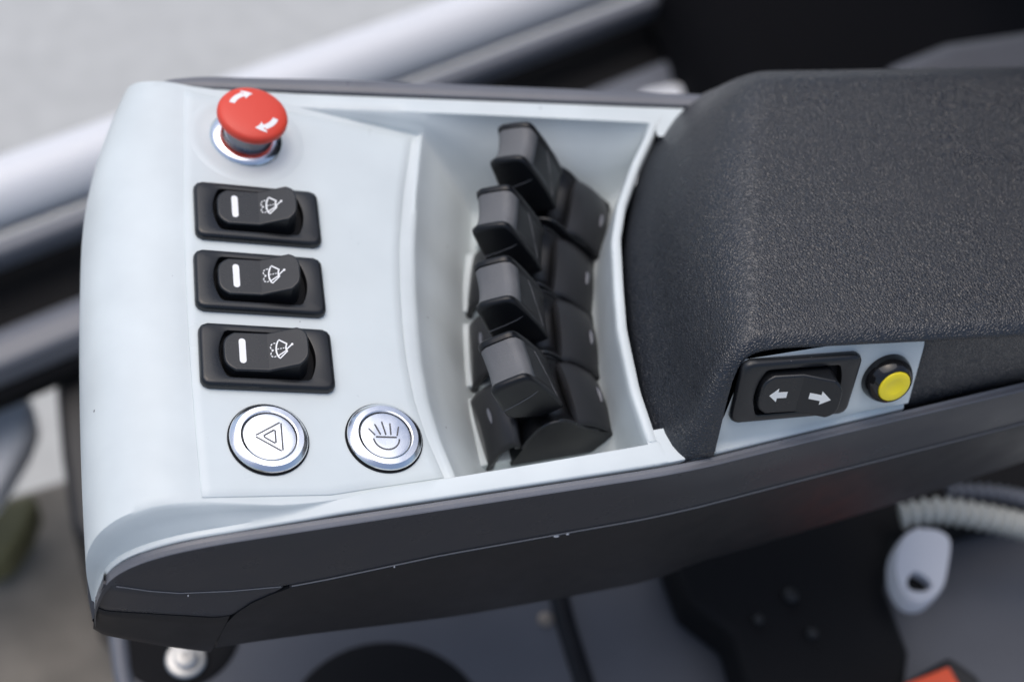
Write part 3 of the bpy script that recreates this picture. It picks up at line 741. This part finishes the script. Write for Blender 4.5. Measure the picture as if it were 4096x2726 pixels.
# seat base under the console
base = thing('seat_base', 'dark grey seat base plate under the console with a round opening', 'plate', loc=(150, -60, -300))
def bp_(o): o.matrix_parent_inverse = base.matrix_basis.inverted(); return o
pl = [(-112, 30), (-104, -40), (-96, -90), (-80, -200), (470, -200), (470, 60)]
bp_(prism('plate', pl, -292, -280, M['seatgrey'], base, bevel=5, seg=3))
bp_(lathe('opening', [(57, -279.9), (56, -278.6), (54, -278.2), (30, -278.4), (0.01, -278.6)], M['deep'], base, n=48)).location = (0.036, -0.097, 0)
bp_(lathe('recess', [(34, -279.6), (31, -278.6), (27, -279.4), (0.01, -279.2)], M['deep'], base, n=40)).location = (-0.070, -0.022, 0)
bp_(tube('edge_bead', [(-107, 30, -281), (-99, -42, -281), (-91, -92, -281), (-76, -200, -281)], 5, M['greybar'], base))
bp_(tube('weld_seam', [(141, 0, -281), (143, -40, -281), (149, -90, -281), (155, -180, -281)], 6, M['charlow'], base))
b = thing('hex_bolt', 'pale round bolt head on the plate below the console tip', 'bolt', loc=(-66, -40, -279))
lathe('washer', [(10.5, 0), (10.5, 2), (9.5, 2.8), (6, 3)], M['zinc'], b, n=32)
lathe('head', [(6.5, 2.5), (6.5, 5.5), (5.2, 6.6), (2.2, 6.8), (1.6, 5.6), (0.01, 5.5)], M['zinc'], b, n=6 * 4)
b = thing('rivet_pin', 'tiny brownish pin in the grey plate below the console', 'pin', loc=(132, -36, -280))
lathe('head', [(4.6, 0), (4.4, 1.2), (2.8, 2.0), (0.01, 2.2)], mat('brass_pin', (0.26, 0.22, 0.18), 0.5, metal=0.4), b, n=20)
br = thing('slide_bracket', 'black slide bracket between the grey plate and the console', 'bracket', loc=(260, -70, -280))
def br_(o): o.matrix_parent_inverse = br.matrix_basis.inverted(); return o
br_(prism('bracket_plate', [(200, 40), (201, -20), (205, -48), (225, -70), (226, -100), (226, -180), (308, -180), (314, -107), (322, -90), (320, -52), (334, -22), (400, -12), (490, -2), (490, 90), (200, 90)], -276, -242, M['deep'], br, bevel=4, seg=2))
for x, y, r in ((262, -52, 4), (268, -75, 3.2), (240, -64, 3)): br_(lathe('bolt', [(r, -242), (r, -238), (r * 0.6, -236.6), (0.01, -236.4)], M['rubber'], br, n=12)).location = (x * MM, y * MM, 0)
cl = thing('lever_clip', 'white plastic clip with a dark hole, blurred under the console', 'clip', loc=(333, -50, -225))
CS = lambda q: ((q[0] - 335) * 0.86 + 335, (q[1] + 48) * 0.88 - 48)
out = smooth_path([CS(q) for q in [(337, -25), (351, -28), (357, -36), (349, -54), (341, -67), (330, -75), (321, -77), (313, -73), (310, -60), (315, -43), (326, -30), (337, -25)]], 4)[:-1]
hole = [(326 + (7.5 * math.cos(a) - 1.5 * math.sin(2 * a)) * 0.9, -60.5 + 6.0 * math.sin(a)) for a in [2 * math.pi * k / len(out) for k in range(len(out))]]
hole = hole[::1]
ang = lambda q: math.atan2(q[1] + 58, q[0] - 328)
o_s = sorted(out, key=ang); h_s = sorted(hole, key=ang)
o = loft('clip_body', [[(x, y, -228) for x, y in h_s], [(x, y, -228) for x, y in o_s], [(x, y, -219) for x, y in o_s], [((x - 330) * .93 + 330, (y + 52) * .93 - 52, -215) for x, y in o_s], [(x, y, -215.5) for x, y in h_s], [(x, y, -228) for x, y in h_s]], M['clipwhite'], cl, close=True, sharp=40)
o.matrix_parent_inverse = cl.matrix_basis.inverted()
o = prism('hole', [(326 + 9.5 * math.cos(a), -60.5 + 8 * math.sin(a)) for a in [k * 0.4 for k in range(16)]], -227.5, -222, M['deep'], cl)
o.matrix_parent_inverse = cl.matrix_basis.inverted()
def hose(label, pts, r, m, pitch):
    P = smooth_path(pts, 60); L = 0; path = []; rad = []
    for i, q in enumerate(P):
        if i: L += (Vector(q) - Vector(P[i - 1])).length
        path.append(q); rad.append(r + 1.5 * math.sin(2 * math.pi * L / pitch))
    return tag(tube('corrugated_hose', path, rad, m, None, n=20, sharp=0), label, 'hose', 'hoses under the armrest')
hose('cream corrugated hose above the white clip', [(332, -18, -222), (352, -20, -215), (378, -27, -214), (408, -35, -218), (450, -45, -230)], 6.8, M['hose'], 6.2)
hose('thin grey corrugated hose higher than the cream one', [(362, -8, -216), (384, -13, -212), (408, -19, -214), (450, -28, -225)], 4.2, M['greybar'], 5.4)
bk = thing('belt_buckle', 'orange topped black belt buckle lying below the white clip', 'buckle', loc=(320, -130, -230))
def bk_(o): o.matrix_parent_inverse = bk.matrix_basis.inverted(); return o
bk_(prism('buckle_body', [(280, -120), (337, -99), (350, -112), (349, -142), (276, -142)], -250, -229, M['rubber'], bk, bevel=3, seg=3))
bk_(prism('release_button', [(288, -116.5), (333, -105.5), (337, -122), (336, -136), (286, -136)], -230, -226, M['orange'], bk, bevel=1.2, seg=2))
# things beyond the cab floor at the far left
tag(prism('white_panel', [(-330, 312), (-196, 308), (-182, 272), (-190, 246), (-212, 200), (-330, 170)], -560, -520, M['silver'], bevel=8), 'white panel corner seen low beyond the console nose', 'panel')
tag(prism('yellow_bracket', [(-250, 250), (-206, 268), (-196, 262), (-204, 232), (-219, 208), (-250, 196)], -680, -640, mat('yellow_paint', (0.16, 0.15, 0.07), 0.6), bevel=6), 'dull yellow bracket under the white panel', 'bracket')

tag(prism('support_post', [(-165, 292), (-128, 300), (-124, 205), (-133, 128), (-150, 150), (-158, 210)], -690, -478, M['rubber'], bevel=6), 'black post standing low beside the console nose', 'post')
